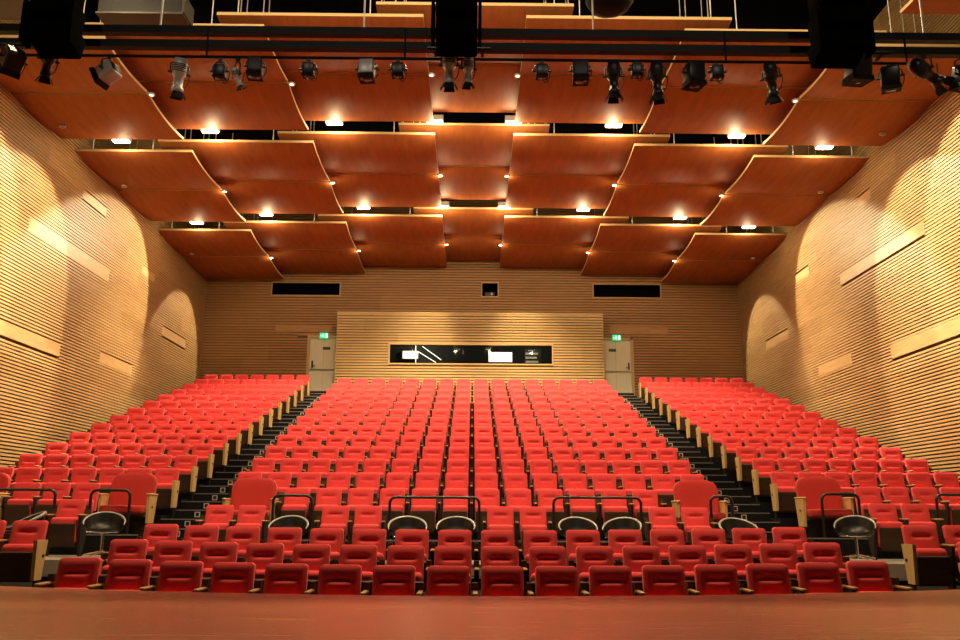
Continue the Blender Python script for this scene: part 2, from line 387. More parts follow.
# ------------------------------------------------------------------ ceiling reflector panels
COLX = [(-1.83, 1.83), (.95, 4.75), (3.87, 7.6), (6.75, 9.54)]
COLZ = [10.56, 10.31, 10.07, 9.80]
BAYS = [(14.05, 18.4, 0., 0.02), (19.05, 24.0, 0., -.02), (24.6, 29.45, -.10, -.27)]
PT = .06
def panel(x0, x1, y0, y1, za, zb, label, sag=.085, inner=0):
    t = thing('acoustic_panel', ((x0+x1)/2, y0, za), label, 'ceiling panel', 'wooden reflector panels hung from the ceiling')
    hw = (x1-x0)/2; L = y1-y0; n = 12; vs = []; fs = []
    def zz(u): return (zb-za)*u-sag*(4*u*(1-u))*(1.15-.3*u)
    for k in range(n+1):
        u = k/n
        for xx in (-hw, hw):
            vs.append((xx, u*L, zz(u))); vs.append((xx, u*L, zz(u)+PT))
    m = MB(); under = []; edge = []; topf = []
    for k in range(n):
        a = 4*k; b = a+4
        under.append((a, b, b+2, a+2)); topf.append((a+1, a+3, b+3, b+1)); edge += [(a, a+1, b+1, b), (a+2, b+2, b+3, a+3)]
    edge += [(0, 2, 3, 1), (4*n, 4*n+1, 4*n+3, 4*n+2)]
    m.add(vs, under+topf, 'panel', True); m.add(vs, edge, 'panel_edge')
    m.build('reflector_board', t)
    for xx in (-hw+(1.0 if inner > 0 else .35), hw-(1.0 if inner < 0 else .35)):
        for yy in (.12, L-.25):
            r = MB(); r.tube([(xx, yy, zz(yy/L)+PT), (xx, yy, TOPZ-.5-za)], .011, 'rod', 6); r.build('hanger_rod', t)
    return t
BN = ['front', 'middle', 'rear']
for bi, (y0, y1, d0, d1) in enumerate(BAYS):
    ym = (16.15, 21.5, 27.0)[bi]; dm = (d0+d1)/2
    for half in (0, 1):
        a, b = (y0, ym-.03) if half == 0 else (ym+.03, y1)
        za, zb = (d0, dm) if half == 0 else (dm, d1)
        for c in range(4):
            for s in ((-1, 1) if c else (1,)):
                x0, x1 = COLX[c]
                if s < 0: x0, x1 = -x1, -x0
                col = 'centre column' if c == 0 else '%s %s column' % (['', 'inner', 'intermediate', 'wall-side'][c], 'left' if s < 0 else 'right')
                panel(x0, x1, a, b, COLZ[c]+za, COLZ[c]+zb, 'curved reddish-brown wooden ceiling panel, %s, %s bay, %s half' % (col, BN[bi], ('stage-side', 'audience-side')[half]), inner=s if c else 0)
panel(7.3, 9.5, 11.9, 13.0, 9.83, 9.80, 'curved wooden ceiling panel nearest the stage beside the right wall', .05)

# ------------------------------------------------------------------ lamps in the ceiling slots
def lamp_light(name, kind, loc, energy, col, radius=.08, target=None, size=None, blend=.3):
    l = bpy.data.lights.new(name, kind); l.energy = energy; l.color = col
    l.shadow_soft_size = radius
    if kind == 'SPOT': l.spot_size = size; l.spot_blend = blend
    o = bpy.data.objects.new(name, l); COL.objects.link(o); o.location = loc
    if target is not None: o.rotation_euler = (Vector(target)-Vector(loc)).to_track_quat('-Z', 'Y').to_euler()
    return o
WARM = (1., .72, .40)
WARMW = (1., .80, .50)
E_SLOT, E_DOWN, E_WALL, E_MID, E_WASH = 80., 1450., 1950., 900., 3400.
fx = MB(); fx.prism([(0, .0), (.16, .0), (.2, .13), (-.02, .13)], -.2, .2, 'chromegrey'); ME_LH = fx.mesh('lamp_housing')
fx = MB(); fx.box(-.18, .18, -.005, .15, -.03, -.001, 'lens'); ME_LL = fx.mesh('lamp_lens')
fx = MB(); fx.tube([(0, .08, .13), (0, .08, 1.0)], .012, 'darksteel', 6); ME_LB = fx.mesh('hanging_bracket')
def slot_lamp(x, y, z, label, wall=0):
    t = thing('slot_spotlight', (x, y, z), label, 'ceiling light', 'lamps in the ceiling slots')
    link('housing', ME_LH, t); link('lens', ME_LL, t); link('hanging_bracket', ME_LB, t)
    lamp_light('slot_glow', 'POINT', (x, y+.24, z-.19), E_SLOT*(3. if y < 12 else .35 if abs(x) > 8 else 1), WARM, .08)
LX = [.93, 3.3, 6.2, 8.25]
for si, (y, dz) in enumerate(((11.0, .0), (18.46, .0), (24.06, -.04))):
    for c in range(4):
        for s in (-1, 1):
            x = s*LX[c]; z = [COLZ[1]+.05, COLZ[1], COLZ[2], COLZ[3]][c]+dz+.045
            if si or c < 3: slot_lamp(x, y, z, 'lit ceiling lamp in the %s slot, %s on the %s side' % (('stage-side', 'middle', 'rear')[si], ('innermost', 'lit, second from centre', 'lit, third from centre', 'next to the wall')[c], 'left' if s < 0 else 'right'))
            if c < 3:
                e = E_DOWN*(.55, .9, 1.2)[si]*(.8 if c == 2 else 1)
                lamp_light('slot_beam', 'SPOT', (x, y+.25, z-.10), e, WARM, .10, (x*(.98 if c < 2 else .86), y+(1.6 if si else .3), z-8), radians(105 if c < 2 else 86), .8)
                if c == 2:
                    lamp_light('wall_wash', 'SPOT', (s*5.6, y+.25, z-.10), E_WASH*(1.9, 1.1, .8)[si], WARMW, .15, (s*9.6, y-2.4, 2.4), radians(58), 1.)  # extra spot without a fixture, added to brighten the lower wall
            else:
                pass
# unseen spots added without fixtures, raked across the side walls: each makes one tall pool of light with an arched top
for ys, ax, half, e in ((16.9, (3.3, -2.6, -3.4), 33, .9), (18.75, (3.3, -1.8, -3.5), 30, 1.), (24.3, (.70, -.50, -.54), 31, 1.), (28.55, (3.3, -1.5, -3.3), 26.5, .6)):
    for s in (-1, 1):
        loc = (s*6.3, ys, 9.72 if ys < 25 else 9.5)
        lamp_light('wall_beam', 'SPOT', loc, E_WALL*e, WARMW, .06, (loc[0]+s*ax[0], loc[1]+ax[1], loc[2]+ax[2]), radians(2*half), .14)
# small recessed downlights in the joint half way along each bay; wall-side ones added, unlit
md = MB(); md.lathe([(0, 0), (.05, 0), (.065, -.012), (.07, 0), (.07, .03), (0, .03)], 'chromegrey', 16); ME_MD = md.mesh('housing')
md = MB(); md.lathe([(0, -.004), (.04, -.004), (.04, -.001)], 'lens_small', 16); ME_ML = md.mesh('lens')
md = MB(); md.lathe([(0, -.004), (.05, -.004), (.05, -.001)], 'sheen_grey', 16); ME_MX = md.mesh('lens')
for bi, (y0, y1, d0, d1) in enumerate(BAYS):
    ym = (16.15, 21.5, 27.0)[bi]
    for c, X in enumerate((.90, 3.80, 6.68, 9.12)):
        for s in (-1, 1):
            z = [COLZ[1]-.02, COLZ[2]-.02, COLZ[3]-.02, COLZ[3]-.13][c]+(d0+d1)/2
            ymw = (17.5, 20.95, 26.5)[bi]
            if c == 3: z = COLZ[3]+(-.11, -.145, -.27)[bi]
            t = thing('recessed_downlight', (s*X, ym+.03 if c < 3 else ymw, z), 'small downlight at the panel joint of the %s bay, %s, %s side' % (BN[bi], ('innermost', 'lit, second from centre', 'lit, third from centre', 'added unlit at wall')[c], 'left' if s < 0 else 'right'), 'downlight', 'small downlights at the panel joints')
            link('housing', ME_MD, t); link('lens', ME_ML if c < 3 else ME_MX, t)
            if c < 3:
                if bi: lamp_light('joint_glow', 'POINT', (s*X, ym+.05, z-.06), 9., WARM, .03)
                if c == 0 and bi == 2: lamp_light('joint_beam', 'SPOT', (s*X, ym+.05, z-.08), 800., WARM, .05, (s*X*2.2, ym+1.7, z-3.6), radians(62), 1.)
            else:
                pass

# ------------------------------------------------------------------ seats
def seat_meshes():
    D = {}
    W, Z0, Z1, R, T = .426, .38, .862, .035, .075
    lean = tan(radians(11))
    def front(nx, nz):
        rows = []
        for j in range(nz+1):
            v = j/nz; z = Z0+(Z1-Z0)*v
            hw = W/2*(1.0+.02*(1-v))
            if z > Z1-R: hw -= R-sqrt(max(0, R*R-(z-(Z1-R))**2))
            row = []
            for i in range(nx+1):
                u = -1+2*i/nx; x = u*hw
                edge = min(1-abs(u), (1-v)*1.1); bulge = .020*(1-math.exp(-edge/.06))
                gz = z-.712; gx = max(0, 1-(abs(x)/.128)**6) if abs(x) < .128 else 0
                g = gx*(.027*math.exp(-(gz/.011)**2) if gz < 0 else .027*math.exp(-(gz/.036)**2))
                low = .010*max(0, min(1, (.712-z)/.03))*gx
                y = -T-bulge+g-low-(Z1-z)*lean
                row.append((x, y, z))
            rows.append(row)
        return rows
    for key, nx, nz in (('backrest', 16, 26), ('backrest_far', 8, 12)):
        m = MB(); rows = front(nx, nz); n = nx+1
        vs = [p for r in rows for p in r]; fs = [(j*n+i, j*n+i+1, (j+1)*n+i+1, (j+1)*n+i) for j in range(nz) for i in range(nx)]
        m.add(vs, fs, 'red', True)
        bk = [(p[0], -(Z1-p[2])*lean-.012, p[2]) for r in rows for p in r]
        m.add(bk, [f[::-1] for f in fs], 'shell', True)
        rim = [(j*n) for j in range(nz+1)]+[nz*n+i for i in range(1, n)]+[(j*n+nx) for j in range(nz-1, -1, -1)]
        vs2 = [vs[i] for i in rim]+[bk[i] for i in rim]; k = len(rim)
        m.add(vs2, [(i, i+1, i+1+k, i+k) for i in range(k-1)], 'red', True)
        D[key] = m
    m = MB(); m.rbox(-.212, .212, -.325, -.165, .17, .575, .055, 'red', 4); D['seat_cushion'] = m
    m = MB(); m.prism([(-.335, .14), (-.35, .47), (-.322, .485), (-.30, .14)], -.202, .202, 'shell'); m.box(-.19, .19, -.325, -.20, .115, .165, 'shell'); D['seat_shell'] = m
    m = MB(); m.prism([(-.33, .60), (-.03, .60), (-.08, .22), (-.16, .0), (-.16, -.05), (-.24, -.05), (-.24, .0), (-.27, .22)], -.02, .02, 'std'); m.box(-.030, .030, -.13, -.035, .38, .598, 'wing'); m.box(-.030, .030, -.10, -.035, .63, .70, 'wing'); D['arm_support'] = m
    m = MB(); m.rbox(-.025, .025, -.39, -.04, .60, .626, .010, 'oak_arm', 2); D['armrest'] = m
    m = MB(); m.prism([(-.43, .625), (-.15, .625), (-.23, .14), (-.41, .14)], -.022, .022, 'oak'); D['end_panel'] = m
    m = MB(); m.prism([(-.36, .16), (-.26, .16), (-.26, -.05), (-.36, -.05)], -.012, .012, 'black'); D['leg'] = m
    m = MB(); m.tube([(-.03, -.25, .43), (.03, -.25, .43)], .022, 'bolt', 10); D['bolt'] = m
    return D
SD = seat_meshes()
SM = {k: v.mesh(k) for k, v in SD.items()}
SEAT_N = [0]
def seat(x, y, z, label, group, sup=(-1,), end=(), pitch=.55):
    t = thing('theatre_seat', (x, y, z), label, 'seat', group)
    link('backrest', SM['backrest'], t); link('seat_cushion', SM['seat_cushion'], t); link('seat_shell', SM['seat_shell'], t)
    for s in sup:
        a = link('arm_support', SM['arm_support'], t, (s*pitch/2, 0, 0)); link('armrest', SM['armrest'], a)
    for s in end:
        a = link('end_panel', SM['end_panel'], t, (s*pitch/2, 0, 0)); a['label'] = 'pale oak end panel'; link('bolt', SM['bolt'], a); link('leg', SM['leg'], a)
    SEAT_N[0] += 1
    return t
far = MB()
def far_seat(x, y, z, sup, end, pitch):
    for k in ('backrest_far', 'seat_cushion', 'seat_shell'):
        S = SD[k]; far_add(S, x, y, z)
    for s in sup:
        for k in ('arm_support', 'armrest'): far_add(SD[k], x+s*pitch/2, y, z)
    for s in end:
        for k in ('end_panel', 'leg', 'bolt'): far_add(SD[k], x+s*pitch/2, y, z)
def far_add(S, x, y, z):
    b = len(far.v); far.v += [(p[0]+x, p[1]+y, p[2]+z) for p in S.v]
    for f, mi, sm in zip(S.f, S.m, S.sm):
        far.f.append(tuple(i+b for i in f)); far.m.append(far.mi(S.mats[mi])); far.sm.append(sm)

# three straight rows in front of the cross aisle
for r, (y, z, by, nm) in enumerate(((9.05, .02, .016, 'front row'), (10.30, .172, .0135, 'second row'), (11.33, .335, .014, 'third row'))):
    for i in range(16):
        x = (i-7.5)*.55
        side = 'left' if i < 8 else 'right'; k = i+1 if i < 8 else 16-i
        seat(x+(.045 if r == 0 else .065), y+by*x*x, z+.003*x*x-.01, 'red tip-up seat in the %s before the stage, %s from its %s end' % (nm, ORD[k], side), 'seats in the ' + nm,
             (-1, 1) if i == 15 else (-1,))
# short pieces of the outer front rows
for x, y, z, s, lab in ((-5.70, 11.42, .415, -1, 'third row, at the wood-ended aisle, outer left block'), (-6.25, 11.44, .415, -1, 'third row, second from the aisle, outer left block'),
                        (-5.79, 10.42, .235, -1, 'second row, at the aisle, outer left block'),
                        (5.84, 11.42, .415, 1, 'third row, at the aisle, outer right block'), (6.39, 11.44, .415, 1, 'third row, second from the aisle, outer right block'),
                        (5.99, 10.42, .235, 1, 'second row, at the aisle, outer right block')):
    seat(x, y, z, 'red tip-up seat, ' + lab, 'seats in the outer front blocks', (s,), (-s,) if abs(x) < 6.1 else ())
# row between the swivel chairs
DZF = .645
for x, lab in ((-6.46, 'alone between two black swivel chairs, outer left block'), (-4.07, 'first from the left aisle'), (-3.55, 'beside the swivel chair nearest the left aisle'),
               (-2.20, 'outer one of the left pair between swivel chairs'), (-1.67, 'inner one of the left pair between swivel chairs'), (.47, 'left one of the pair in the centre'), (1.0, 'right one of the pair in the centre'),
               (3.10, 'inner one of the right pair between swivel chairs'), (3.63, 'outer one of the right-hand pair'), (6.70, 'outer right block, next to the swivel chair'), (7.23, 'outer right block, second from the swivel chair')):
    out = abs(x) > 5
    ends = ()
    seat(x, 14.2, DZF+(.08 if out else .0), 'red tip-up seat on the cross aisle, ' + lab, 'seats on the cross aisle', (-1, 1) if x in (-6.46, -4.07, -2.2, .47, 3.1, 6.7) else (1,), ends, .52)
# raked tiers
NEAR = 7       # tiers E.. built seat by seat
def block_seat(i, x, j, n, blk, sup, end, pitch, zoff):
    y = row_y(i); z = row_z(i)+zoff
    if i <= NEAR or (i == NEAR+1 and False):
        if blk == 'centre':
            k, sd = (j+1, 'left') if j < n/2 else (n-j, 'right')
            pos = '%s from %s aisle' % (ORD[k], sd)
        else: pos = '%s from the aisle' % ORD[j+1]
        seat(x, y, z, 'red tip-up seat, %s tier above the handrails, %s block, %s' % (ORD[i+1], blk, pos), 'seats of the %s block' % blk, sup, end, pitch)
    else: far_seat(x, y, z, sup, end, pitch)
for i in range(13):
    rng = range(16) if i else range(2, 14)
    for j in rng:
        x = (j-7.5)*.55; last = j == max(rng); first = j == min(rng)
        block_seat(i, x, j, 16, 'centre', (-1,)+((1,) if last else ()), (), .55, 0.)
SP = .512
for i in range(NR):
    for s in (-1, 1):
        for j in range(7):
            x = s*(5.665+SP*j) if s < 0 else s*(5.82+SP*j)
            if i == 0:
                xs = {-1: {2: -6.68, 3: -7.19, 4: -7.70}, 1: {2: 6.92, 3: 7.42, 4: 7.93, 5: 8.43, 6: 8.93}}[s]
                if j not in xs: continue
                x = xs[j]
            block_seat(i, x, j, 7, 'left' if s < 0 else 'right', (s,) if j or i == 0 else (s,), (-s,) if j == 0 else (), SP if i else .49, side_dz(i))
o = far.build('theatre_seats')
tag(o, 'red tip-up seats of the upper tiers, up to the back wall', 'seats', None, 'stuff')

# wide seats
def wide_mesh():
    D = {}
    W, Z0, Z1, R = .77, .36, 1.02, .2
    m = MB(); nx, nz = 20, 20; lean = tan(radians(12)); rows = []
    for j in range(nz+1):
        v = j/nz; z = Z0+(Z1-Z0)*v; hw = W/2*(.94+.06*min(1, v*1.3))
        if z > Z1-R: hw -= R*.75*(1-sqrt(max(0, 1-((z-(Z1-R))/R)**2)))
        rows.append([((-1+2*i/nx)*hw, -.10-.035*(1-math.exp(-min(1-abs(-1+2*i/nx), 1-v)/.08))+.03*(1-(-1+2*i/nx)**2)*.5-(Z1-z)*lean, z+.02*(1-(-1+2*i/nx)**2)*v) for i in range(nx+1)])
    n = nx+1; vs = [p for r in rows for p in r]; fs = [(j*n+i, j*n+i+1, (j+1)*n+i+1, (j+1)*n+i) for j in range(nz) for i in range(nx)]
    bk = [(p[0], -(Z1-p[2])*lean-.015, p[2]) for p in vs]
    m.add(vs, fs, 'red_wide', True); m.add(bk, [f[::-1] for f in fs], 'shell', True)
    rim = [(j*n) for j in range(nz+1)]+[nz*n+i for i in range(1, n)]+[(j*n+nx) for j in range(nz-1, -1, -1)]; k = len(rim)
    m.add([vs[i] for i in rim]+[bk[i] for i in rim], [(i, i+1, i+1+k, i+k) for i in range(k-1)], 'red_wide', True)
    D['backrest'] = m.mesh('backrest')
    m = MB(); m.rbox(-.37, .37, -.62, -.13, .33, .475, .05, 'red_wide', 4); D['seat_cushion'] = m.mesh('seat_cushion')
    m = MB(); m.box(-.38, .38, -.56, -.15, .29, .33, 'shell'); m.box(-.36, .36, -.42, -.24, .0, .29, 'std'); D['seat_base'] = m.mesh('seat_base')
    m = MB(); m.prism([(-.50, .645), (-.12, .645), (-.22, .18), (-.47, .18)], -.022, .022, 'oak'); D['end_panel'] = m.mesh('end_panel')
    m = MB(); m.rbox(-.03, .03, -.52, -.10, .645, .675, .012, 'oak', 2); D['armrest'] = m.mesh('armrest')
    m = MB(); m.prism([(-.42, .18), (-.3, .18), (-.3, .0), (-.42, .0)], -.015, .015, 'std'); D['leg'] = m.mesh('leg')
    m = MB(); m.tube([(-.03, -.34, .45), (.03, -.34, .45)], .022, 'bolt', 10); D['bolt'] = m.mesh('bolt')
    return D
WM = wide_mesh()
for x, lab in ((-5.86, 'at the left aisle, outer left block'), (-8.41, 'at the left wall end of the first tier'), (-3.77, 'at the left aisle, centre block'), (3.91, 'at the right aisle, centre block'), (6.06, 'at the right aisle, outer right block')):
    t = thing('wide_seat', (x, row_y(0)+.03, row_z(0)+(side_dz(0) if abs(x) > 5 else 0)), 'extra-wide red seat with rounded back, ' + lab, 'seat', 'extra-wide seats behind the handrails')
    for k in ('backrest', 'seat_cushion', 'seat_base'): link(k, WM[k], t)
    for s in (-1, 1):
        if x < -8 and s < 0: pass
        a = link('end_panel', WM['end_panel'], t, (s*.405, 0, 0)); a['label'] = 'pale oak end panel'
        for k in ('armrest', 'bolt', 'leg'): link(k, WM[k], a)

# ------------------------------------------------------------------ handrails
def rail(x0, x1, z, h, label):
    y = row_y(0)-.67; r = .1
    t = thing('handrail', ((x0+x1)/2, y, z), label, 'handrail', 'black handrails before the first raked tier')
    a = (x1-x0)/2; pts = [(-a, 0, 0)]
    for k in range(7): q = pi/2*k/6; pts.append((-a+r-r*cos(q), 0, h-r+r*sin(q)))
    for k in range(7): q = pi/2*k/6; pts.append((a-r+r*sin(q), 0, h-r+r*cos(q)))
    pts.append((a, 0, 0))
    m = MB(); m.tube(pts, .024, 'blackgloss', 10); m.build('rail', t)
    for s in (-1, 1):
        m = MB(); m.lathe([(0, .012), (.05, .012), (.055, 0)], 'blackgloss', 14, (s*a, 0, 0)); m.build('foot', t)
ZS = row_z(0)+side_dz(0); ZC = row_z(0)
for x0, x1, z, h, lab in ((-8.5, -6.92, ZS, .72, 'long black tubular handrail by the left wall'), (-6.33, -5.68, ZS, .72, 'short black handrail before the wide seat, outer left block'),
                          (-3.30, -2.66, ZC, .72, 'short black handrail before the wide seat at the left aisle, centre block'), (-1.36, .13, ZC, .70, 'long black handrail behind two swivel chairs, left of centre'),
                          (1.37, 2.83, ZC, .71, 'long black handrail behind two swivel chairs, right of centre'), (4.0, 4.36, ZC, .74, 'short black handrail at the edge of the right aisle'),
                          (5.87, 6.49, ZS, .72, 'short black handrail before the wide seat, outer right block'), (7.80, 9.1, ZS, .72, 'long black tubular handrail by the right wall')):
    rail(x0, x1, z, h, lab)

# ------------------------------------------------------------------ black swivel chairs
def chair_meshes():
    D = {}; n = 40; m = MB()
    def rimz(a):   # a = 0 at the back (+Y)
        c = (1+cos(a))/2; return .41+.25*c**1.2
    outer = []; inner = []
    prof = [(.0, .365), (.19, .37), (.26, .385), (.285, .42), (.30, 1.)]
    for k in range(n):
        a = 2*pi*k/n; zt = rimz(a); col = []
        for r, z in prof:
            zz = zt if z == 1. else min(z, zt-.02); rr = r
            if z == 1.: rr = r+.012*(zt-.5)/.2
            col.append((rr*sin(a), rr*cos(a), zz))
        outer.append(col)
        icol = [((r-.035 if r > .1 else r)*sin(a), (r-.035 if r > .1 else r)*cos(a), z) for r, z in ((.31, zt), (.282, max(.405, zt-.12)), (.265, .40), (.0, .43))]
        inner.append(icol)
    for G in (outer, inner):
        q = len(G[0]); vs = [p for c in G for p in c]; fs = [(k*q+i, ((k+1) % n)*q+i, ((k+1) % n)*q+i+1, k*q+i+1) for k in range(n) for i in range(q-1)]
        m.add(vs, fs, 'leather', True)
    D['tub'] = m.mesh('tub')
    m = MB(); pts = [(.295*sin(2*pi*k/n), .295*cos(2*pi*k/n), rimz(2*pi*k/n)-.004) for k in range(-12, 13)]
    m.tube(pts, .02, 'sheen_grey', 8, radii=[.006+.016*min(1, (12.2-abs(k))/5) for k in range(-12, 13)]); D['rim'] = m.mesh('rim')
    m = MB(); m.tube([(0, 0, .06), (0, 0, .355)], .025, 'chrome', 14); m.lathe([(.0, .37), (.12, .365), (.12, .35), (0, .345)], 'chrome', 18); D['pole'] = m.mesh('pole')
    m = MB()
    for k in range(5):
        a = 2*pi*k/5+.3; m.tube([(.02*cos(a), .02*sin(a), .07), (.26*cos(a), .26*sin(a), .025)], .018, 'chrome', 8, radii=[.022, .014])
    m.lathe([(0, .09), (.035, .085), (.04, .05), (0, .045)], 'chrome', 14); D['base'] = m.mesh('base')
    m = MB(); m.tube([(-.22, -.26, .37), (.22, -.26, .37)], .010, 'chrome', 8); D['front_bar'] = m.mesh('front_bar')
    return D
CM = chair_meshes()
for x, rz, out, lab in ((-7.15, -.9, 1, 'by the left wall handrail'), (-5.86, .35, 1, 'before the wide seat, left block'), (-2.93, .0, 0, 'in the centre block nearest the left aisle'),
                   (-1.03, .08, 0, 'left one of the pair left of centre'), (-.26, -.05, 0, 'right one of the pair left of centre'), (1.70, .05, 0, 'left one of the pair right of centre'),
                   (2.40, -.35, 0, 'right one of the pair right of centre'), (4.29, .1, 0, 'at the edge of the right aisle'), (6.15, -.45, 1, 'before the wide seat, right block')):
    t = thing('swivel_chair', (x*.968+.01, 13.54, DZF+(.075 if out else .03)), 'black leather tub swivel chair on chrome base, ' + lab, 'chair', 'black swivel chairs on the cross aisle', rz)
    for k in ('tub', 'pole', 'base', 'front_bar'): link(k, CM[k], t)
    link('rim', CM['rim'], t)['label'] = 'padded rim with painted grey highlight'

# ------------------------------------------------------------------ step lights
m = MB()
for q in ((-.048, -.032, -.048, .048), (.032, .048, -.048, .048), (-.032, .032, -.048, -.032), (-.032, .032, .032, .048)): m.box(q[0], q[1], -.018, 0, q[2], q[3], 'steplight')
ME_SF = m.mesh('frame'); m = MB(); m.box(-.032, .032, -.008, 0, -.032, .032, 'steplens'); ME_SL = m.mesh('lens')
for s in (-1, 1):
    n = 0
    for i in range(NR):
        for hf in (0, 1):
            y = row_y(i)-.72-(.5 if hf == 0 else 0); z = row_z(i)-(.159 if hf == 0 else 0)-.079
            n += 1
            t = thing('step_light', (s*5.0, y-.001, z), 'square step light on the aisle riser, %s step of the %s aisle' % (ORD[n] if n <= 20 else 'twenty-'+ORD[n-20], 'left' if s < 0 else 'right'), 'step light', 'step lights in the aisles')
            link('frame', ME_SF, t); link('lens', ME_SL, t)

# ------------------------------------------------------------------ lighting bridge over the stage edge
BYR = 10.0
t = thing('lighting_truss', (0, BYR, 7.135), 'black lighting truss of stacked bars spanning above the stage edge', 'truss')
m = MB(); m.box(-6.7, 8.8, -.05, .05, .315, .42, 'truss'); m.build('beam', t)
m = MB(); m.box(-6.7, 8.8, -.05, .05, .11, .215, 'truss'); m.build('beam', t)
m = MB(); m.tube([(-6.7, 0, 0), (5.62, 0, 0)], .02, 'black', 8); m.build('pipe', t)
for x in (-6.5, -3.45, -.9, 3.25, 5.6):
    m = MB(); m.box(x-.012, x+.012, -.062, -.05, -.01, .41, 'black'); m.build('hanging_bracket', t)
for x in (-4.1, -1.45, 1.55, 5.9):
    m = MB(); m.tube([(x, 0, .42), (x, 0, TOPZ-7.135)], .012, 'rod', 6); m.build('hanging_cable', t)

def fixture(kind, x, z, pan, tilt, label, top=7.112, sc=1., mat='blackgloss', y=BYR):
    """kind flood | profile | box; body hangs in a yoke from a clamp at height top"""
    name = {'flood': 'stage_spotlight', 'profile': 'stage_spotlight', 'box': 'stage_spotlight'}[kind]
    t = thing(name, (x, y, z), label, 'stage light', 'stage lights on the lighting truss', pan)
    rx = Matrix.Rotation(tilt, 4, 'X')          # tilt > 0 : nose down towards the stage (-Y)
    b = MB(); k = sc
    if kind == 'profile':
        b.lathe([(0, .20*k), (.075*k, .19*k), (.088*k, .12*k), (.088*k, -.02*k), (.06*k, -.05*k), (.06*k, -.17*k), (.075*k, -.18*k), (.075*k, -.24*k), (.0, -.235*k)], mat, 18, xf=rx)
        for q in range(5): b.lathe([(.089*k, .02*k+q*.022*k), (.095*k, .026*k+q*.022*k), (.089*k, .032*k+q*.022*k)], 'darksteel', 18, xf=rx)
        hw = .11*k
    elif kind == 'flood':
        b.rbox(-.12*k, .12*k, -.11*k, .11*k, -.12*k, .13*k, .02, mat, 2, xf=rx); b.prism([(-.11*k, -.12*k), (.11*k, -.12*k), (.14*k, -.19*k), (-.14*k, -.19*k)], -.125*k, .125*k, 'black', xf=rx)
        for q in range(4): b.box(-.1*k, .1*k, -.07*k+q*.04*k, -.055*k+q*.04*k, .12*k, .145*k, 'darksteel', xf=rx)
        hw = .15*k
    else:
        b.rbox(-.085*k, .085*k, -.08*k, .08*k, -.085*k, .09*k, .012, mat, 2, xf=rx); b.box(-.09*k, .09*k, -.085*k, .085*k, -.115*k, -.085*k, 'black', xf=rx)
        hw = .11*k
    b.build('body', t)
    m = MB(); zz = {'profile': -.236, 'flood': -.185, 'box': -.112}[kind]*k; rr = {'profile': .06, 'flood': .10, 'box': .065}[kind]*k
    m.lathe([(0, zz-.006), (rr, zz-.004), (rr, zz+.01)], 'glasslens', 18, xf=rx); m.build('lens', t)
    hy = top-z; m = MB(); m.tube([(-hw, 0, -.005), (-hw, 0, max(.06, hy-.10)), (-hw*.5, 0, hy-.05), (hw*.5, 0, hy-.05), (hw, 0, max(.06, hy-.10)), (hw, 0, -.005)], .011, 'darksteel', 6)
    for s in (-1, 1): m.tube([(s*(hw-.035*k), 0, 0), (s*(hw+.03), 0, 0)], .015, 'darksteel', 8)
    m.build('yoke', t)
    m = MB(); m.box(-.025, .025, -.02, .02, hy-.055, hy, 'darksteel'); m.build('hanging_clamp', t)
    if kind == 'profile':
        for q in range(4):
            a = Matrix.Rotation(q*pi/2, 4, 'Z'); f = rx @ a
            m = MB(); m.add([(-.055*k, .065*k, -.235*k), (.055*k, .065*k, -.235*k), (.075*k, .11*k, -.32*k), (-.075*k, .11*k, -.32*k), (-.055*k, .069*k, -.235*k), (.055*k, .069*k, -.235*k), (.075*k, .114*k, -.32*k), (-.075*k, .114*k, -.32*k)],
                            [(0, 1, 2, 3), (7, 6, 5, 4), (0, 4, 5, 1), (1, 5, 6, 2), (2, 6, 7, 3), (3, 7, 4, 0)], 'black', False, f); m.build('barn_door', t)
    m = MB(); pts = [(hw*.6*cos(q*.45)+hw*.6, .06, .05-.22*sin(q*.45)*k) for q in range(8)]
    m.tube(pts, .006, 'black', 5); m.build('cable', t)
    return t
P9 = radians
fixture('flood', -4.71, 6.90, P9(75), P9(62), 'pale-lit flood light turned sideways, first right of the left speaker column', sc=.9, mat='chromegrey')
fixture('profile', -3.80, 6.895, P9(25), P9(18), 'large pale-lit profile spot with barn doors, between flood and box lights on the left', sc=1.0, mat='chromegrey')
fixture('box', -3.28, 6.93, 0, P9(5), 'small square black lamp beside the small angled spot on the left', sc=.85)
fixture('profile', -3.06, 6.87, P9(-40), P9(30), 'small silver spot tilted down, under a larger box light on the left', sc=.55, mat='chromegrey')
fixture('flood', -2.83, 7.00, P9(6), P9(0), 'grey-topped box light above the small angled spot', sc=.78, mat='darksteel')
fixture('box', -2.14, 6.97, 0, P9(8), 'small square black lamp alone between two box lights left of centre', sc=.85)
fixture('flood', -1.39, 6.985, P9(-4), P9(0), 'pale-lit box light left of the middle speaker column', sc=.80, mat='chromegrey')
fixture('box', -.99, 6.98, 0, P9(4), 'small square black lamp next to the middle speaker column, left side', sc=.85)
fixture('profile', -.32, 6.90, 0, P9(12), 'tall pale-lit profile spot below the middle speaker column', sc=.95, mat='chromegrey', y=BYR-.25)
fixture('profile', -.08, 6.86, P9(10), P9(14), 'shorter pale-lit spot below the middle speaker column', sc=.75, mat='chromegrey', y=BYR-.25)
fixture('box', .87, 6.98, 0, P9(4), 'small square black lamp, first right of the middle speaker column', sc=.85)
fixture('flood', 1.37, 6.985, P9(-4), P9(0), 'black box light right of the middle speaker column', sc=.82, mat='darksteel')
fixture('profile', 1.80, 6.91, P9(-4), P9(8), 'long black profile spot, first of two on the right half', sc=1.0)
fixture('box', 2.10, 7.01, 0, P9(5), 'small square black lamp squeezed between two long profile spots', sc=.8)
fixture('profile', 2.36, 6.90, P9(-18), P9(12), 'long black profile spot, second of two on the right half', sc=1.0)
